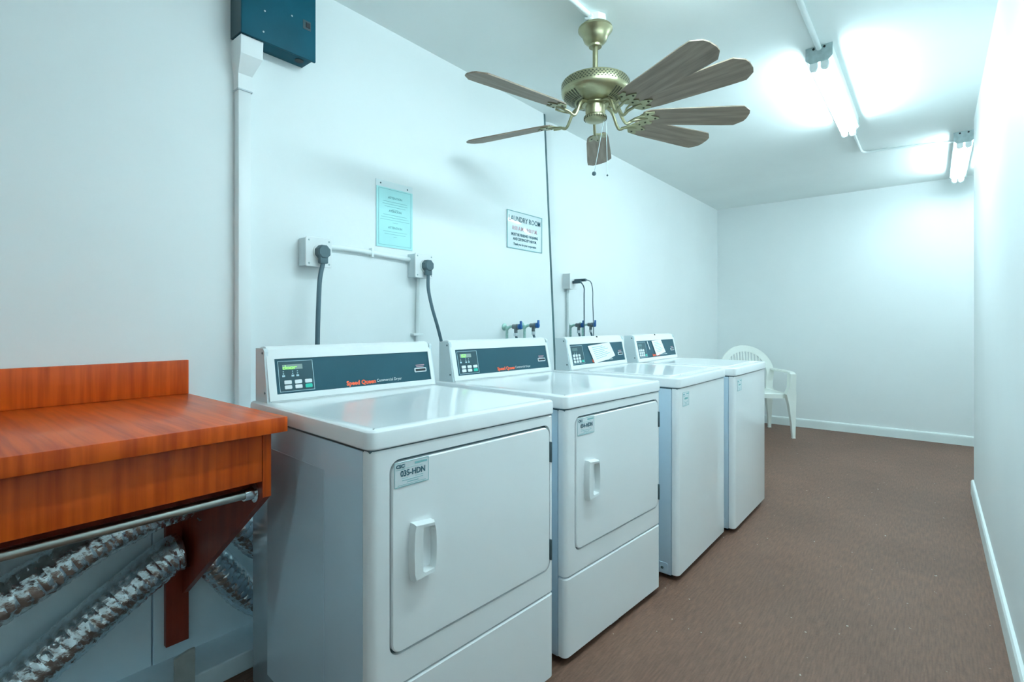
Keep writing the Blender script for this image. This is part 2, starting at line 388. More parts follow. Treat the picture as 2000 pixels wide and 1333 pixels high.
# ---------------------------------------------------------------- panel box and trunking
pb = empty('breaker_box', (XW, .95, 2.24)); tag(pb, 'dark teal metal electrical box mounted high on the left wall', 'electrical box')
MB().box(0, .088, -.133, .145, .004, .345, .002).build('enclosure', M['boxteal'], pb)
MB().box(.0, .09, -.136, -.132, .004, .345).build('side_panel', M['boxdark'], pb)
cv = MB().box(.090, .100, -.138, .150, -.004, .345, .002).build('cover', M['boxteal'], pb)
MB().box(.1002, .1018, .095, .128, .112, .148, .0005).build('latch_frame', M['boxdark'], cv)
MB().box(.102, .105, .106, .124, .120, .140, .001).build('latch', M['black'], cv)
for y, z in ((-.06, .03), (-.055, .11), (.05, .14)):
    MB().sphere((.1005, y, z), .0035, (.5, 1, 1)).build('screw', M['steel'], cv)
MB().cyl((.052, .105, .0035), (.052, .105, .0005), .017).build('knockout', M['black'], pb)
tr = empty('cable_trunking', (XW, .85, 0)); tag(tr, 'tall white square cable trunking running down below the teal box', 'trunking')
MB().box(0, .040, -.024, .022, .02, 2.06, .003).build('channel', M['plastic'], tr)
b = MB()
b.loft([[(0, -.026, 2.055), (.043, -.026, 2.055), (.043, .024, 2.055), (0, .024, 2.055)], [(0, -.026, 2.11), (.043, -.026, 2.11), (.043, .024, 2.11), (0, .024, 2.11)],
        [(0, -.034, 2.17), (.082, -.034, 2.17), (.082, .046, 2.17), (0, .046, 2.17)], [(0, -.034, 2.236), (.086, -.034, 2.236), (.086, .046, 2.236), (0, .046, 2.236)]])
b.build('adapter', M['plastic'], tr, smooth=False)
MB().box(-.001, .0445, -.0275, .0255, 2.050, 2.055).build('joint', M['greyprint'], tr)
# ---------------------------------------------------------------- outlets, plugs and cords of the dryers
def outlet(label, y, z, w_=.11, h_=.115, d=.06, double=False):
    r = empty('outlet_box', (XW, y, z)); tag(r, label, 'outlet')
    MB().box(0, d, -w_/2, w_/2, -h_/2, h_/2, .003).build('box', M['greyplastic'], r)
    f = MB().prism(rrect(-w_/2-.004, w_/2+.004, -h_/2-.004, h_/2+.004, .008), 0, .006, .002, M4=frame((d, 0, 0), (0, 1, 0), (0, 0, 1))).build('faceplate', M['plastic'], r)
    for sy in (-1, 1):
        for sz in (-1, 1): MB().sphere((d+.006, sy*(w_/2-.010), sz*(h_/2-.010)), .004, (.5, 1, 1)).build('screw', M['steel'], f)
    MB().cyl((d+.006, .005, 0), (d+.012, .005, 0), .034, seg=28).build('socket', M['plastic'], r)
    return r
outlet('left dryer outlet box with round grey plug above the first dryer', 1.135, 1.475)
outlet('right dryer outlet box with grey plug above the second dryer', 1.705, 1.468)
def power_cord(label, y, z, pts):
    r = empty('power_cord', (XW+.072, y, z)); tag(r, label, 'power cord', 'dryer power cords')
    o = Vector((XW+.072, y, z))
    b = MB(); b.prism([(.030*cos(R(22.5+45*k)), .030*sin(R(22.5+45*k))) for k in range(8)], 0, .030, .005, M4=frame((0, 0, 0), (0, 1, 0), (0, 0, 1)))
    b.box(.004, .026, -.018, .018, -.048, -.015, .004)
    b.build('plug', M['plug'], r)
    path = [Vector(q)-o for q in pts]
    b = MB(); pp = smooth_path(path, 8); sg = 10
    rings = []
    for i, q in enumerate(pp):   # flat oval cable
        rings.append([q+Vector((cos(2*pi*k/sg)*.006, sin(2*pi*k/sg)*.010, 0)) for k in range(sg)])
    b.loft(rings); b.build('cable', M['cord'], r)
power_cord('dark grey cord hanging straight from the left dryer outlet', 1.14, 1.475, [(XW+.087, 1.14, 1.43), (XW+.10, 1.118, 1.36), (-1.91, 1.100, 1.24), (-1.90, 1.090, 1.09), (-1.89, 1.085, .9), (-1.86, 1.09, .55), (-1.74, 1.09, .4)])
power_cord('dark grey cord curving from the right dryer outlet', 1.71, 1.468, [(XW+.087, 1.71, 1.425), (XW+.10, 1.700, 1.35), (-1.91, 1.706, 1.26), (-1.90, 1.735, 1.16), (-1.90, 1.765, 1.07), (-1.88, 1.80, .9), (-1.82, 1.82, .5), (-1.70, 1.82, .4)])
pipe('wall_conduit', [(XW+.014, 1.19, 1.508), (XW+.014, 1.30, 1.512), (XW+.014, 1.43, 1.508), (XW+.014, 1.56, 1.502), (XW+.014, 1.65, 1.498)], .011, M['fixture'], 'white conduit on wall linking the two dryer outlets', clips=[(XW+.001, XW+.026, 1.422, 1.434, 1.488, 1.530)])
pipe('wall_conduit', [(XW+.014, 1.712, 1.412), (XW+.014, 1.705, 1.2), (XW+.014, 1.695, .4)], .011, M['fixture'], 'vertical white conduit dropping below the right dryer outlet', clips=[(XW+.001, XW+.028, 1.668, 1.73, 1.118, 1.130)])
# washer outlet
ro = empty('outlet_box', (XW-.05, 3.165, 1.486)); tag(ro, 'small white outlet box above the nearer washer', 'outlet')
MB().box(0, .06, -.045, .045, -.055, .055, .003).build('box', M['plastic'], ro)
MB().prism(rrect(-.048, .048, -.058, .058, .006), 0, .005, .002, M4=frame((.06, 0, 0), (0, 1, 0), (0, 0, 1))).build('faceplate', M['plastic'], ro)
for k, (dy, pts, lab) in enumerate(((-.012, [(.135, -.012, -.01), (.150, .004, -.05), (.150, .005, -.12), (.145, .014, -.39), (.14, .02, -.9)], 'thicker black washer cord hanging left below the small outlet'),
                     (.014, [(.16, .014, .008), (.190, .030, -.01), (.200, .040, -.07), (.200, .042, -.16), (.195, .060, -.39), (.18, .07, -.9)], 'thinner black washer cord hanging right below the small outlet'))):
    r = empty('power_cord', (XW-.05, 3.165, 1.486)); tag(r, lab, 'power cord', 'washer power cords')
    MB().box(.067, .135 if k == 0 else .16, dy-.011, dy+.011, -.012+.014*k-.006, .008+.014*k-.006, .004).build('plug', M['cord'], r)
    MB().tube(smooth_path(pts, 8), .0042 if k == 0 else .003, 8).build('cable', M['cord'], r)
pipe('wall_conduit', [(XW-.036, 3.165, 1.428), (XW-.036, 3.165, .9), (XW-.036, 3.165, .3)], .0115, M['fixture'], 'vertical white conduit below the small washer outlet')
# hose valves
def make_valve():
    r = empty('hose_valve')
    MB().tube(smooth_path([(.022, .0, -.75), (.022, .0, -.06), (.024, 0, -.018), (.045, 0, .0), (.075, 0, .002)], 6), .0085, 10).build('pipe', M['copper'], r)
    MB().lathe([(.001, 0), (.022, 0), (.022, .004), (.012, .008), (.001, .008)], 20).xf(Matrix.Translation((.0, 0, .0)) @ Matrix.Rotation(pi/2, 4, 'Y')).build('flange', M['copper'], r)
    b = MB(); b.cyl((.070, 0, .002), (.118, 0, .002), .014, seg=14); b.cyl((.092, 0, -.038), (.092, 0, .002), .011, seg=12); b.cyl((.098, 0, 0), (.108, 0, 0), .018, seg=14)
    b.build('valve_body', M['valve'], r)
    b = MB(); b.cyl((.118, 0, .002), (.130, 0, .002), .017, seg=16); b.box(.126, .136, -.008, .008, -.012, .036, .003); b.xf(Matrix.Identity(4))
    b.build('handle', M['blue'], r)
    h = MB(); h.cyl((.092, 0, -.056), (.092, 0, -.036), .013, seg=14); h.build('hose_collar', M['chrome'], r)
    MB().tube(smooth_path([(.092, 0, -.05), (.100, .012, -.10), (.11, .03, -.2), (.10, .06, -.5), (.12, .10, -.8)], 6), .0075, 8).build('hose', M['cord'], r)
    return r
v0 = make_valve()
for i, (x, y, z, lab) in enumerate(((XW, 2.40, 1.158, 'leftmost blue-handled hose valve behind the second dryer'), (XW, 2.575, 1.165, 'blue-handled hose valve just left of the dark wall seam'),
                                 (XW-.05, 3.19, 1.165, 'blue-handled hose valve beneath the small outlet, nearer the seam'), (XW-.05, 3.36, 1.168, 'rightmost blue-handled hose valve behind the washers'))):
    v = v0 if i == 0 else copy_tree(v0); v.location = (x, y, z); tag(v, lab, 'valve', 'hose valves on the left wall')

# ---------------------------------------------------------------- notices
nt = empty('wall_notice', (XW, 1.57, 1.705)); tag(nt, 'aqua framed paper notice with three headed paragraphs above the outlets', 'notice')
F = frame((.006, 0, 0), (0, 1, 0), (0, 0, 1))
MB().box(.0, .003, -.110, .110, -.160, .160, .0005).build('backing', M['sheet'], nt)
MB().prism([(-.108, -.158), (.108, -.158), (.108, .128), (-.108, .128)], -.003, -.0005, M4=F).build('sheet', M['notice'], nt)
lines = []
t_ = .0014
for (x0, x1, y0, y1) in ((-.097, .097, -.148, .122),):
    lines += [(x0, x1, y0, y0+t_), (x0, x1, y1-t_, y1), (x0, x0+t_, y0, y1), (x1-t_, x1, y0, y1)]
bars('border', lines, M['paleprint'], nt, F)
rnd = random.Random(3)
for ti, (yc, n, nm) in enumerate(((.082, 4, 'ATTENTION'), (.018, 4, 'ATENCION'), (-.062, 3, 'ATTENTION'))):
    text('heading', nm, .015, M['paleprint'], nt, F, (0, yc), sx=1.0, bold=.0003)
rr_ = []
for yc, ws in ((.082, (.072, .074, .062, .018)), (.018, (.07, .082, .088, .016)), (-.062, (.07, .062, .01))):
    for k, hw in enumerate(ws): rr_.append((-hw, hw, yc-.020-k*.012, yc-.0185-k*.012))
bars('printed_lines', rr_, M['paleprint'], nt, F)
for y, z in ((-.083, .145), (.078, .142)): MB().sphere((.003, y, z), .004, (.6, 1, 1)).build('screw', M['hinge'], nt)
sg = empty('wall_sign', (XW, 2.605, 1.768)); tag(sg, 'white laundry room hours sign in a thin frame beside the dark seam', 'sign')
MB().box(0, .003, -.183, .183, -.118, .118, .0005).build('panel', M['sheet'], sg)
F = frame((.0032, 0, 0), (0, 1, 0), (0, 0, 1))
bars('border', [(-.183, -.178, -.118, .118), (.180, .183, -.118, .118), (-.183, .183, -.118, -.114), (-.183, .183, .115, .118)], M['paleprint'], sg, F, 0, .003)
text('lettering', 'LAUNDRY ROOM', .046, M['darkprint'], sg, F, (0, .070), sx=.92, bold=.0006)
text('lettering', '8:00 A.M. - 9:00 P.M.', .036, M['redprint'], sg, F, (0, .012), sx=.86, bold=.0004)['label'] = 'faded red lettering'
text('lettering', 'MUST BE FINISHED WASHING', .0245, M['darkprint'], sg, F, (0, -.028), sx=.86, bold=.0006)
text('lettering', 'AND DRYING BY 9:00 P.M.', .0245, M['darkprint'], sg, F, (0, -.056), sx=.86, bold=.0006)
text('lettering', 'Thank you for your cooperation', .021, M['darkprint'], sg, F, (0, -.088), sx=.86, bold=.0004)

# ---------------------------------------------------------------- machines
def plan_outline(W, r, back, seg=5):
    p = [(-W/2, back)]
    for k in range(seg+1):
        t = R(180+90*k/seg); p.append((-W/2+r+r*cos(t), r+r*sin(t)))
    for k in range(seg+1):
        t = R(270+90*k/seg); p.append((W/2-r+r*cos(t), r+r*sin(t)))
    p.append((W/2, back)); return p
def front_shell(mb, W, z0, z1, r=.020, back=.032, hole=None, ch=.004):
    pl = plan_outline(W, r, back)
    def off(d):
        out = inset([(a, b) for a, b in pl], d); out[0] = (out[0][0], back); out[-1] = (out[-1][0], back); return out
    lv = [(z0, ch), (z0+ch, 0), (z1-ch, 0), (z1, ch)]
    if not hole:
        mb.loft([[(x, y, z) for x, y in off(d)] for z, d in lv]); return mb
    bm = mb.bm; n = len(pl); mid = n//2-1  # the flat span is between points mid and mid+1
    rings = [[bm.verts.new((x, y, z)) for x, y in off(d)] for z, d in lv]
    for li, (a, b) in enumerate(zip(rings, rings[1:])):
        for i in range(n-1):
            if li == 1 and i == mid: continue
            mb._f([a[i], a[i+1], b[i+1], b[i]])
        mb._f([a[n-1], a[0], b[0], b[n-1]])
    mb._f(rings[0]); mb._f(rings[-1])
    x0, x1 = pl[mid][0], pl[mid+1][0]
    F = frame((0, 0, 0), (1, 0, 0), (0, 0, 1))   # n axis = -y (outwards)
    inner = rrect(*hole)
    vo = [rings[1][mid], rings[1][mid+1], rings[2][mid+1], rings[2][mid]]
    vi = [bm.verts.new(F @ Vector((u, v, 0))) for u, v in inner]
    es = []
    for vs_ in (vo, vi):
        for i in range(len(vs_)):
            e = bm.edges.get((vs_[i], vs_[(i+1) % len(vs_)])) or bm.edges.new((vs_[i], vs_[(i+1) % len(vs_)])); es.append(e)
    bmesh.ops.triangle_fill(bm, use_beauty=True, edges=es)
    vb = [bm.verts.new(F @ Vector((u, v, -.014))) for u, v in inner]
    for i in range(len(vi)):
        j = (i+1) % len(vi); mb._f([vi[i], vi[j], vb[j], vb[i]])
    return mb
def cap_mesh(W, D, z0, z1, r=.024):
    b = MB(); pl = plan_outline(W, r, D, 6)
    lv = [(z0, .002), (z0+.003, 0), (z1-.012, 0), (z1-.005, .002), (z1-.0015, .006), (z1, .012), (z1, .030), (z1-.0010, .036)]
    rings = [[(x, y, z) for x, y in inset(pl, d)] for z, d in lv]
    b.loft(rings); return b
SEG = {'a': (0, 1, 1, 1), 'b': (1, 1, 1, .5), 'c': (1, .5, 1, 0), 'd': (0, 0, 1, 0), 'e': (0, .5, 0, 0), 'f': (0, 1, 0, .5), 'g': (0, .5, 1, .5)}
def seven(s, x, y, w_, h_):
    rects = []
    glyph = {'d': 'bcdeg', 'o': 'cdeg', 'r': 'eg', '1': 'bc', '5': 'acdfg', '2': 'abged'}
    for ch in s:
        for k in glyph[ch]:
            a = SEG[k]; t = w_*.17
            xa, xb = sorted((a[0], a[2])); ya, yb = sorted((a[1], a[3]))
            rects.append((x+xa*w_-t/2, x+xb*w_+t/2, y+ya*h_-t/2, y+yb*h_+t/2))
        x += w_*1.5
    return rects
def console(root, W, kind, mode, DY=.60):
    """kind dryer|washer"""
    z0 = .930
    hw = W/2-.010
    prof = [(DY, z0), (DY+.004, z0+.004), (DY+.036, z0+.150), (DY+.040, z0+.166), (DY+.050, z0+.174), (DY+.066, z0+.176), (DY+.092, z0+.172), (DY+.092, z0)]
    b = MB()
    b.loft([[(x, y, z) for y, z in prof] for x in (-hw+.012, hw-.012)])
    con = b.build('console', M['plastic'], root)
    prof2 = [(DY+.004, z0), (DY+.030, z0+.140), (DY+.030, z0+.160), (DY+.038, z0+.170), (DY+.098, z0+.170), (DY+.098, z0)]
    for s in (-1, 1):
        xa = s*hw; xb = s*(hw-.012)
        e = MB().loft([[(x, y, z) for y, z in prof2] for x in sorted((xa, xb))]).build('end_cap', M['greyplastic'], con)
        for yy, zz in ((DY+.045, z0+.155), (DY+.024, z0+.030)):
            MB().sphere((xa, yy, zz), .0042, (.5, 1, 1)).build('screw', M['hinge'], con)
    bez = MB()
    v = Vector((0, .032, .146)).normalized()
    F = frame((0, DY+.004, z0+.004), (1, 0, 0), v)
    x0, x1, v0_, v1_ = -hw+.030, hw-.022, .020, .134
    plate_hole(bez, [(-hw+.006, 0), (hw-.006, 0), (hw-.006, .150), (-hw+.006, .150)], [(x0, v0_), (x1, v0_), (x1, v1_), (x0, v1_)], 0, .005, F)
    bez.build('bezel', M['plastic'], con)
    MB().box(x0, x1, v0_, v1_, .0005, .0015).xf(F).build('fascia', M['teal'], con, smooth=False)
    G = F @ Matrix.Translation((0, 0, .0015))
    # keypad field
    kx0, kx1, ky0, ky1 = x0+.010, x0+.126, v0_+.006, v1_-.008
    if kind == 'washer': kx0, kx1 = x0+.006, x0+.128
    MB().prism(rrect(kx0, kx1, ky0, ky1, .004), 0, .0004, M4=G).build('keypad_field', M['tealdark'], con, smooth=False)
    lw_ = .0016
    bars('keypad_outline', [(kx0, kx1, ky0, ky0+lw_), (kx0, kx1, ky1-lw_, ky1), (kx0, kx0+lw_, ky0, ky1), (kx1-lw_, kx1, ky0, ky1)], M['outline'], con, G, .0002, .0009)
    dx0 = kx0+.014
    MB().box(dx0, dx0+.052 if kind == 'washer' else dx0+.066, ky1-.028, ky1-.012, .0004, .0012).xf(G).build('display', M['lcd'] if kind == 'dryer' else M['lcddark'], con, smooth=False)
    if mode in ('door', '15'):
        o = bars('display_digits', seven('door' if mode == 'door' else '152', dx0+.002, ky1-.0265, .0080, .0115), M['led'], con, G, .0012, .0018); o['label'] = 'glowing green display digits'
    ic = []
    for cx in ((.016, .046, .062) if kind == 'dryer' else (.03, .05)):
        X = kx0+cx; Y = ky1-.040
        ic += [(X-.0015, X+.0015, Y+.004, Y+.007), (X-.002, X+.002, Y-.003, Y), (X-.0045, X+.0045, Y-.012, Y-.006)]
    bars('indicator_icons', ic, M['outline'], con, G, .0004, .0009)
    if kind == 'dryer':
        for rw in range(2):
            for cl in range(3):
                X = kx0+.016+cl*.034; Y = ky0+.008+(1-rw)*.016
                gm = (rw == 1 and cl == 2)
                bt = MB().prism(rrect(X, X+.024, Y, Y+.0125, .003, 3), .0004, .0024, .0006, M4=G).build('button', M['green'] if gm else M['button'], con)
                if gm: bt['label'] = 'green start button'
        for rw in range(2): pass
    else:
        for rw in range(3):
            for cl in range(3):
                X = kx0+.012+cl*.027; Y = ky0+.006+(2-rw)*.0165
                MB().prism(rrect(X, X+.019, Y, Y+.0135, .003, 3), .0004, .0024, .0006, M4=G).build('button', M['button'], con)
        X = kx0+.093
        MB().prism(rrect(X, X+.022, ky0+.006, ky0+.0195, .003, 3), .0004, .0024, .0006, M4=G).build('button', M['green'], con)['label'] = 'green start button'
    # brand line and card slot
    bx = .058 if kind == 'dryer' else .030
    text('lettering', 'Speed Queen', .0215, M['orange'], con, G, (bx, v0_+.014), align='RIGHT', bold=.0008)['label'] = 'orange lettering'
    text('lettering', 'Commercial Dryer' if kind == 'dryer' else 'Commercial Washer', .0150, M['whiteprint'], con, G, (bx+.003, v0_+.015), align='LEFT', sx=.95)['label'] = 'white lettering'
    sx_ = x1-.046
    MB().prism(rrect(sx_-.029, sx_+.029, .0535, .0705, .004, 3), 0, .002, .0005, M4=G).build('slot_frame', M['button'], con)
    MB().box(sx_-.0240, sx_+.0240, .0575, .0665, .0018, .0030).xf(G).build('card_slot', M['black'], con, smooth=False)
    bars('slot_print', [(sx_-.020, sx_+.022, .080, .083), (sx_-.018, sx_+.018, .074, .0765)], M['redprint'], con, G, 0, .0005)
    if kind == 'washer':
        MB().sphere((.02, DY+.044, z0+.171), .0065, (1, .7, .8)).build('lock_plug', M['black'], con)
        return con, G
    return con, G
def label_plate(parent, name, F, num, W=.104, Hh=.062):
    lp = MB().prism(rrect(0, W, 0, Hh, .004, 3), .0002, .001, .0003, M4=F).build('label_plate', M['label'], parent)
    G = F @ Matrix.Translation((0, 0, .001))
    t = .0011
    bars('border', [(0.001, W-.001, 0.001, .001+t*1.4), (.001, W-.001, Hh-.001-t, Hh-.001), (.001, .001+t, .001, Hh-.001), (W-.001-t, W-.001, .001, Hh-.001)], M['paleprint'], lp, G, 0, .0005)
    if num: text('lettering', num, .0200, M['darkprint'], lp, G, (W*.53, Hh*.52), sx=.92, bold=.0005)
    if not num: bars('printed_lines', [(W*.28, W*.78, Hh*.47, Hh*.60), (W*.07, W*.30, Hh*.80, Hh*.87)], M['paleprint'], lp, G, 0, .0005)
    else: text('lettering', 'CSC', .0115, M['darkprint'], lp, G, (.005, Hh-.011), align='LEFT', sx=1.1, bold=.0006)
    bars('printed_lines', [(W*.58, W*.94, Hh-.012, Hh-.007), (W*.29, W*.30, Hh-.014, Hh-.006), (.006, .030, Hh-.0195, Hh-.0185), (W*.2, W*.8, Hh*.72, Hh*.73), (W*.22, W*.38, Hh*.33, Hh*.345), (W*.6, W*.82, Hh*.33, Hh*.345), (W*.22, W*.82, Hh*.245, Hh*.265), (W*.36, W*.68, Hh*.155, Hh*.18), (W*.1, W*.9, Hh*.08, Hh*.095)], M['paleprint'], lp, G, 0, .0005)
    return lp
def machine_body(root, W, D, foot_z=.022):
    b = MB(); b.box(-W/2+.001, W/2-.001, .036, D, foot_z, .878, .003); b.box(-W/2+.007, W/2-.007, .020, .040, foot_z+.004, .876)
    body = b.build('cabinet', M['enamel_shaded'], root)
    for sx in (-1, 1):
        for y in (.06, D-.06): MB().lathe([(.016, 0), (.018, .006), (.010, .012), (.008, foot_z+.01), (.001, foot_z+.01)][::-1], 14, (sx*(W/2-.05), y, 0)).build('foot', M['black'], root)
    for sx in (-1, 1):   # pressed panel on each side
        MB().box(min(sx*(W/2-.001), sx*(W/2+.0006)), max(sx*(W/2-.001), sx*(W/2+.0006)), .22, D-.12, .10, .80, .0005, 1).build('pressed_panel', M['enamel_shaded'], root)
    return body
FR = frame((0, 0, 0), (1, 0, 0), (0, 0, 1))
def make_dryer(label, num, mode, loc, rz):
    W, D = .684, .70
    r = empty('dryer', loc, rz); tag(r, label, 'dryer', 'commercial dryers')
    machine_body(r, W, D)
    cap_mesh(W+.008, D+.008, .885, .930).xf(Matrix.Translation((0, -.004, 0))).build('top_cap', M['enamel'], r)
    MB().box(-W/2+.004, W/2-.004, .008, D-.01, .876, .886).build('gasket', M['hinge'], r)
    hx0, hx1, hz0, hz1 = -W/2+.052, W/2-.022, .380, .852
    front_shell(MB(), W, .303, .880, hole=(hx0, hx1, hz0, hz1, .030, 6)).build('front_panel', M['enamel'], r)
    MB().prism(rrect(hx0-.002, hx1+.002, hz0-.002, hz1+.002, .03), -.0145, -.0120, M4=FR).build('door_recess', M['hinge'], r)
    front_shell(MB(), W, foot_z0, .299).build('lower_panel', M['enamel'], r)
    dr = MB().prism(rrect(hx0+.0055, hx1-.0050, hz0+.0050, hz1-.0075, .027, 6), -.012, .003, .003, M4=FR).build('door', M['enamel'], r)
    # handle: a raised oblong, hollowed from its right
    ha, hb, hc, hd = -W/2+.108, -W/2+.178, .548, .690
    hm = MB()
    outer = [(ha+.002, hc), (hb-.006, hc+.006), (hb, hc+.030), (hb+.002, (hc+hd)/2), (hb, hd-.030), (hb-.006, hd-.006), (ha+.002, hd), (ha-.003, hd-.02), (ha-.005, (hc+hd)/2), (ha-.003, hc+.02)]
    inner = [(ha+.026, hc+.020), (ha+.032, hc+.015), (hb-.008, hc+.017), (hb-.004, hc+.03), (hb-.003, (hc+hd)/2), (hb-.004, hd-.03), (hb-.008, hd-.017), (ha+.032, hd-.015), (ha+.026, hd-.020)]
    Fh = FR @ Matrix.Translation((0, 0, .003))
    bm = hm.bm
    def ring(pts, n): return [bm.verts.new(Fh @ Vector((u, v, n))) for u, v in pts]
    o0, o1 = ring(outer, 0), ring(inset(outer, .0), .015); o2 = ring(inset(outer, .004), .021)
    i0, i1 = ring(inner, .020), ring(inset(inner, .004), -.008)
    for a_, b_ in ((o0, o1), (o1, o2), (i0, i1)):
        for i in range(len(a_)): j = (i+1) % len(a_); hm._f([a_[i], a_[j], b_[j], b_[i]])
    es = [bm.edges.get((vs_[i], vs_[(i+1) % len(vs_)])) for vs_ in (o2, i0) for i in range(len(vs_))]
    bmesh.ops.triangle_fill(bm, use_beauty=True, edges=es); hm._f(i1)
    hm.build('handle', M['plastic'], dr, angle=50)
    for z in (.445, .762):
        MB().box(hx1-.003, hx1+.003, -.007, .004, z-.033, z+.033, .001).build('hinge', M['hinge'], dr)
    label_plate(r, 'label', frame((-W/2+.062, -.0032, .783), (1, 0, 0), (0, 0, 1)), num)
    console(r, W, 'dryer', mode)
    MB().box(-.03, .03, .02, .05, .004, .022, .001).build('latch_bracket', M['steel'], r)
    return r
foot_z0 = .024
def make_washer(label, num, loc, rz, note):
    W, D = .672, .69
    r = empty('washing_machine', loc, rz); tag(r, label, 'washer', 'commercial top-loading washers')
    machine_body(r, W, D)
    cap_mesh(W+.006, D+.008, .885, .930).xf(Matrix.Translation((0, -.006, 0))).build('top_cap', M['enamel'], r)
    MB().box(-W/2+.004, W/2-.004, .008, D-.01, .876, .886).build('gasket', M['hinge'], r)
    front_shell(MB(), W, .026, .880, ch=.003).build('front_panel', M['enamel'], r)
    pl = rrect(-W/2+.055, W/2-.055, .06, .52, .035, 6)
    b = MB(); b.prism(pl, .9265, .9335, .003); b.build('lid', M['enamel'], r)
    MB().box(-W/2+.17, W/2-.17, .056, .062, .928, .9325, .001).build('lid_lip', M['enamel'], r)
    label_plate(r, 'label', frame((-W/2+.045, -.0006, .795), (1, 0, 0), (0, 0, 1)), num, .078, .066)
    c = MB(); c.prism(rrect(.050, .105, .028, .075, .010), 0, .0022, .0008, M4=frame((-W/2+.001, 0, 0), (0, -1, 0), (0, 0, 1)) @ Matrix.Diagonal((-1, 1, 1, 1)))
    c.build('bracket_plate', M['enamel_shaded'], r)
    MB().sphere((-W/2-.001, .078, .050), .007, (.5, 1, 1)).build('bolt', M['hinge'], r)
    con, G = console(r, W, 'washer', 'off', .585)
    # the taped paper
    if note == 1: q = [(-.150, .128), (.075, .143), (.128, .048), (.02, .022), (-.105, .020)]; q = [(-.115, .120), (.140, .134), (.182, .052), (.100, .034), (-.070, .018)]
    else: q = [(-.070, .130), (.085, .134), (.125, .046), (.00, .030), (-.035, .028)]
    pa = MB().prism(q, .0035, .0042, M4=G).build('taped_paper', M['paper'], con, smooth=False); pa['label'] = 'sheet of handwritten paper taped over console'
    qa = Vector(q[0]); qb = Vector(q[1]); qc = Vector(q[2]); qd = Vector(q[4]); rects = MB()
    for k in range(7):
        f = .14+k*.11
        l0 = qa.lerp(qd, f); l1 = qb.lerp(qc, f); a_ = l0.lerp(l1, .14); b_ = l0.lerp(l1, .62+.1*((k*7) % 3))
        rects.prism([(a_.x, a_.y-.0014), (b_.x, b_.y-.0014), (b_.x, b_.y+.0014), (a_.x, a_.y+.0014)], .0043, .0047)
    rects.xf(G).build('handwriting', M['paleprint'], con, smooth=False)
    if note == 2: MB().prism([(-.143, .128), (-.134, .130), (-.117, .074), (-.126, .072)], .003, .004, M4=G).build('tape_strip', M['paper'], con, smooth=False)
    return r
def front_mid(p, q): return ((p[0]+q[0])/2, (p[1]+q[1])/2, 0)
make_dryer('nearest white dryer beside the counter, label plate reading 035-HDN', '035-HDN', 'door', front_mid((-1.000, .704), (-.958, 1.388)), R(86.5))
make_dryer('second white dryer, between nearest dryer and the washers, plate 034-HDN', '034-HDN', '15', front_mid((-.968, 1.470), (-.922, 2.153)), R(86.1))
make_washer('nearer white top-loading washer with plain front beside the second dryer', '', (-.888, 2.612, 0), R(90), 1)
make_washer('farther white top-loading washer, last machine in the row', '', (-.850, 3.335, 0), R(90), 2)

# ---------------------------------------------------------------- wooden counter with bracket
ct = empty('folding_counter', (XW, .67, 0)); tag(ct, 'cherry wood laminate folding counter with backsplash fixed to left wall', 'counter')
y0 = -1.5
MB().box(.001, .715, y0, 0, .895, .934, .0015).build('countertop', M['wood'], ct)
MB().box(.001, .020, y0, -.002, .9345, 1.052, .0012).build('backsplash', M['wood'], ct)
MB().box(.652, .672, y0, -.047, .765, .894, .001).build('apron', M['wood'], ct)
MB().box(.022, .584, y0, -.094, .886, .8945, .001).build('added_underlay', M['patch'], ct)  # added sheet that keeps the red wood underside out of the duct reflections
MB().box(.585, .600, y0, -.047, .722, .894, .001).build('added_dark_rail', M['wooddark'], ct)  # added to give the dark strip above the rod and hide the duct
# triangular bracket board and its batten
b = MB(); b.prism([(.092, .894), (.672, .894), (.672, .722), (.092, .275)], -.0250, -.0450, M4=Matrix(((1, 0, 0, 0), (0, 0, 1, 0), (0, 1, 0, 0), (0, 0, 0, 1))))
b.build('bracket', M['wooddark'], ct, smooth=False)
MB().box(.671, .673, -.046, -.024, .722, .894).build('edge_band', M['wood'], ct)
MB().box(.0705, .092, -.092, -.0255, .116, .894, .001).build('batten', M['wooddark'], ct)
rd = empty('hanging_rod', (-1.405, .625, .727)); tag(rd, 'steel clothes rod fixed just under the wooden counter front', 'rod')
MB().cyl((0, -2.0, 0), (0, -.012, 0), .0125).build('rod', M['rod'], rd)
MB().lathe([(.001, 0), (.027, 0), (.027, .004), (.018, .008), (.0175, .030), (.0135, .030), (.0135, .008), (.001, .008)], 28).xf(Matrix.Rotation(pi/2, 4, 'X')).build('socket', M['chrome'], rd)

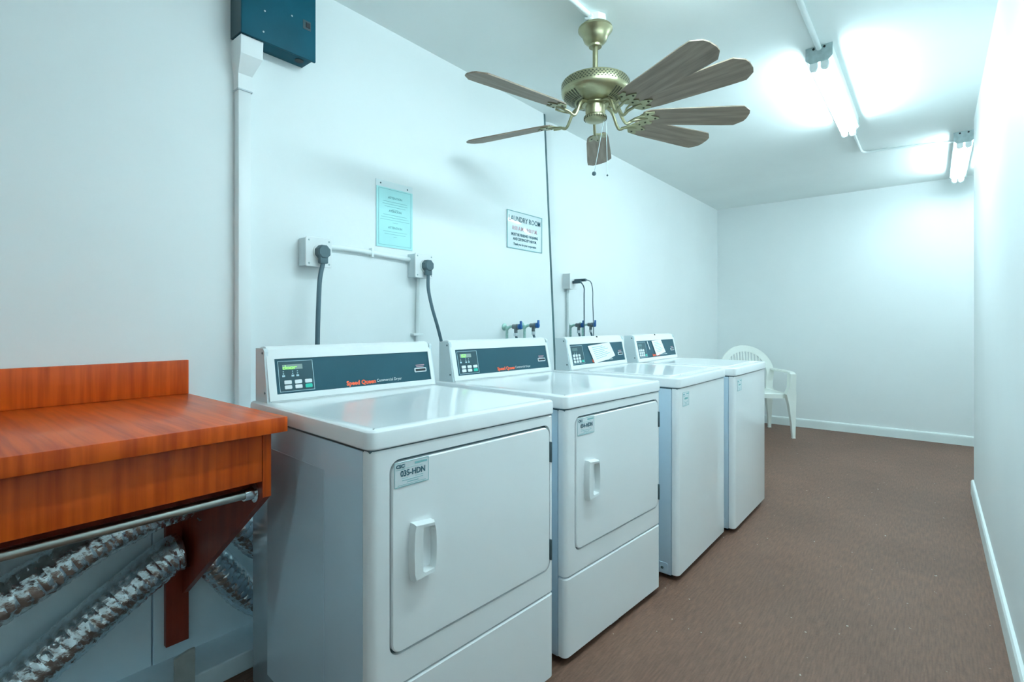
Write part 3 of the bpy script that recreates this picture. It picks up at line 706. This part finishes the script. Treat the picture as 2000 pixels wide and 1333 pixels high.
# ---------------------------------------------------------------- foil ducts
def duct(name, pts, r, label, seed, pitch=.024):
    rnd = random.Random(seed)
    root_pt = Vector(pts[0])
    fine = smooth_path(pts, 60); L = [0]
    for a_, b_ in zip(fine, fine[1:]): L.append(L[-1]+(b_-a_).length)
    tot = L[-1]; n = int(tot/pitch*6); sg = 56; path = []; j = 0
    for i in range(n+1):
        s_ = tot*i/n
        while j < len(L)-2 and L[j+1] < s_: j += 1
        t = (s_-L[j])/max(1e-9, L[j+1]-L[j]); path.append(fine[j].lerp(fine[j+1], t))
    b = MB(); rings = []; up = Vector((0, 0, 1))
    ringn = {}
    jig = [rnd.uniform(-.15, .15) for _ in range(int(tot/pitch)+3)]
    for i, p in enumerate(path):
        t = (path[min(i+1, n)]-path[max(i-1, 0)]).normalized()
        a_ = t.cross(up).normalized(); bb = a_.cross(t).normalized(); up = bb
        rg = []
        for k in range(sg):
            th = 2*pi*k/sg
            s_ = tot*i/n + pitch*k/sg       # helical wire
            ph = (s_/pitch) % 1; cell = int(s_/pitch) % len(jig)
            prof = sin(pi*ph)**.5 if ph > 0 else 0
            d_ = a_*cos(th)+bb*sin(th); q_ = (p+d_*r)
            crk = .0024*mnoise.noise(q_*70+Vector((seed, 0, 0)))+.0020*mnoise.noise(q_*150)
            rr = r*(.945+.055*prof*(1+jig[cell]))+crk
            rg.append(p + a_*cos(th)*rr + bb*sin(th)*rr - root_pt)
        rings.append(rg)
    b.loft(rings); o = b.build(name, M['foil'], None, angle=24); o.location = root_pt
    tag(o, label, 'duct', 'foil dryer ducts under the counter'); return o
duct('foil_duct', [(-1.80, -.95, .165), (-1.80, -.55, .265), (-1.80, -.10, .398), (-1.80, .178, .484), (-1.80, .36, .568), (-1.80, .505, .614), (-1.80, .595, .625)], .055, 'upper silver foil duct running just below the clothes rod', 1)
duct('foil_duct', [(-1.893, -.75, .127), (-1.893, -.45, .127), (-1.893, -.10, .130), (-1.893, .10, .150), (-1.893, .252, .234), (-1.893, .42, .341), (-1.893, .52, .402), (-1.893, .575, .434), (-1.893, .603, .438)], .0595, 'lower silver foil duct sagging down to the floor left of bracket', 2)
duct('foil_duct', [(-1.79, .652, .60), (-1.79, .70, .565), (-1.80, .76, .49), (-1.82, .84, .40), (-1.83, .98, .33), (-1.82, 1.2, .28), (-1.79, 1.5, .23), (-1.71, 1.70, .20)], .052, 'upper foil duct piece between bracket and the nearest dryer', 3)
duct('foil_duct', [(-1.895, .652, .42), (-1.895, .69, .385), (-1.895, .74, .315), (-1.895, .81, .215), (-1.87, .90, .145), (-1.80, .99, .13)], .052, 'lower foil duct piece dropping right of bracket behind nearest dryer', 4)

# ---------------------------------------------------------------- white plastic chair
ch = empty('plastic_chair', (-1.495, 5.95, 0), R(35.8)); tag(ch, 'white plastic armchair with fan-shaped slatted back behind the washers', 'chair')
b = MB()
pts = rrect(-.245, .245, -.25, .20, .07, 6)
b.loft([[(x, y, z) for x, y in inset(pts, d)] for z, d in ((.405, .004), (.405, 0), (.448, 0), (.455, .006), (.452, .03))])
b.build('seat', M['chair'], ch)
def leg(name, sx, sy):
    b = MB(); x, y = sx*.250, (-.235 if sy < 0 else .215)
    xo, yo = sx*.29, (-.275 if sy < 0 else .285)
    def ring(cx, cy, wx, wy, z): return [(cx-wx, cy-wy, z), (cx+wx, cy-wy, z), (cx+wx, cy+wy, z), (cx-wx, cy+wy, z)]
    rings = [ring(xo, yo, .016, .016, 0), ring(xo, yo, .014, .014, .012), ring(xo-sx*.004, yo+(.004 if sy < 0 else -.004), .020, .020, .15), ring(xo-sx*.014, yo+(.012 if sy < 0 else -.01), .034, .028, .34), ring(xo-sx*.024, yo+(.02 if sy < 0 else -.02), .048, .036, .45)]
    if sy < 0: rings += [ring(xo-sx*.014, yo+.015, .030, .034, .52), ring(xo-sx*.010, yo+.012, .028, .040, .66)]
    b.loft(rings); es = [e for e in b.bm.edges if len(e.link_faces) == 2 and e.calc_face_angle(0) > .8 and abs((e.verts[0].co-e.verts[1].co).normalized().z) > .7]
    bmesh.ops.bevel(b.bm, geom=es, offset=.008, segments=2, affect='EDGES'); return b.build(name, M['chair'], ch)
for sx in (-1, 1):
    for sy in (-1, 1): leg('leg', sx, sy)
    b = MB(); pth = smooth_path([(sx*.283, -.285, .645), (sx*.286, -.24, .668), (sx*.290, -.05, .672), (sx*.290, .12, .668), (sx*.282, .24, .668)], 6)
    b.loft([[p+Vector((dx, 0, dz)) for dx, dz in ((-.026, -.010), (.026, -.010), (.030, .0), (.024, .010), (-.024, .010), (-.030, 0))] for p in pth]); b.build('armrest', M['chair'], ch)
# back: arched frame, bottom and top bands, slats
def bpt(u, v, n=0):   # u across, v up from the seat; leans back and curves
    return Vector((u, .205+.30*v*.55-.55*u*u+n, .43+v))
bk = MB()
arch_o = [(.288*cos(t)*1.02, .215+.285*sin(t)) for t in [pi*k/28 for k in range(29)]]
arch_i = [(.225*cos(t), .205+.225*sin(t)) for t in [pi*k/28 for k in range(29)]]
arch_o = [(.266, 0)] + arch_o + [(-.266, 0)]; arch_i = [(.205, 0)] + arch_i + [(-.205, 0)]
rings = []
for (o_, i_) in zip(arch_o, arch_i):
    rings.append([bpt(o_[0], o_[1], -.010), bpt(i_[0], i_[1], -.010), bpt(i_[0], i_[1], .010), bpt(o_[0], o_[1], .012)])
bk.loft(rings); backf = bk.build('backrest', M['chair'], ch, angle=50)
for k in range(13):
    u0 = -.18+.03*k; u1 = u0*1.08
    top = .205+math.sqrt(max(0, 1-(u1/.225)**2))*.225+.004
    b = MB(); b.loft([[bpt(u+d, v, n) for d, n in ((-.0085, -.006), (.0085, -.006), (.0085, .006), (-.0085, .006))] for u, v in ((u0*.9, .01), (u0*.96, .12), (u0*1.02, .24), (u1, top))])
    b.build('slat', M['chair'], backf)
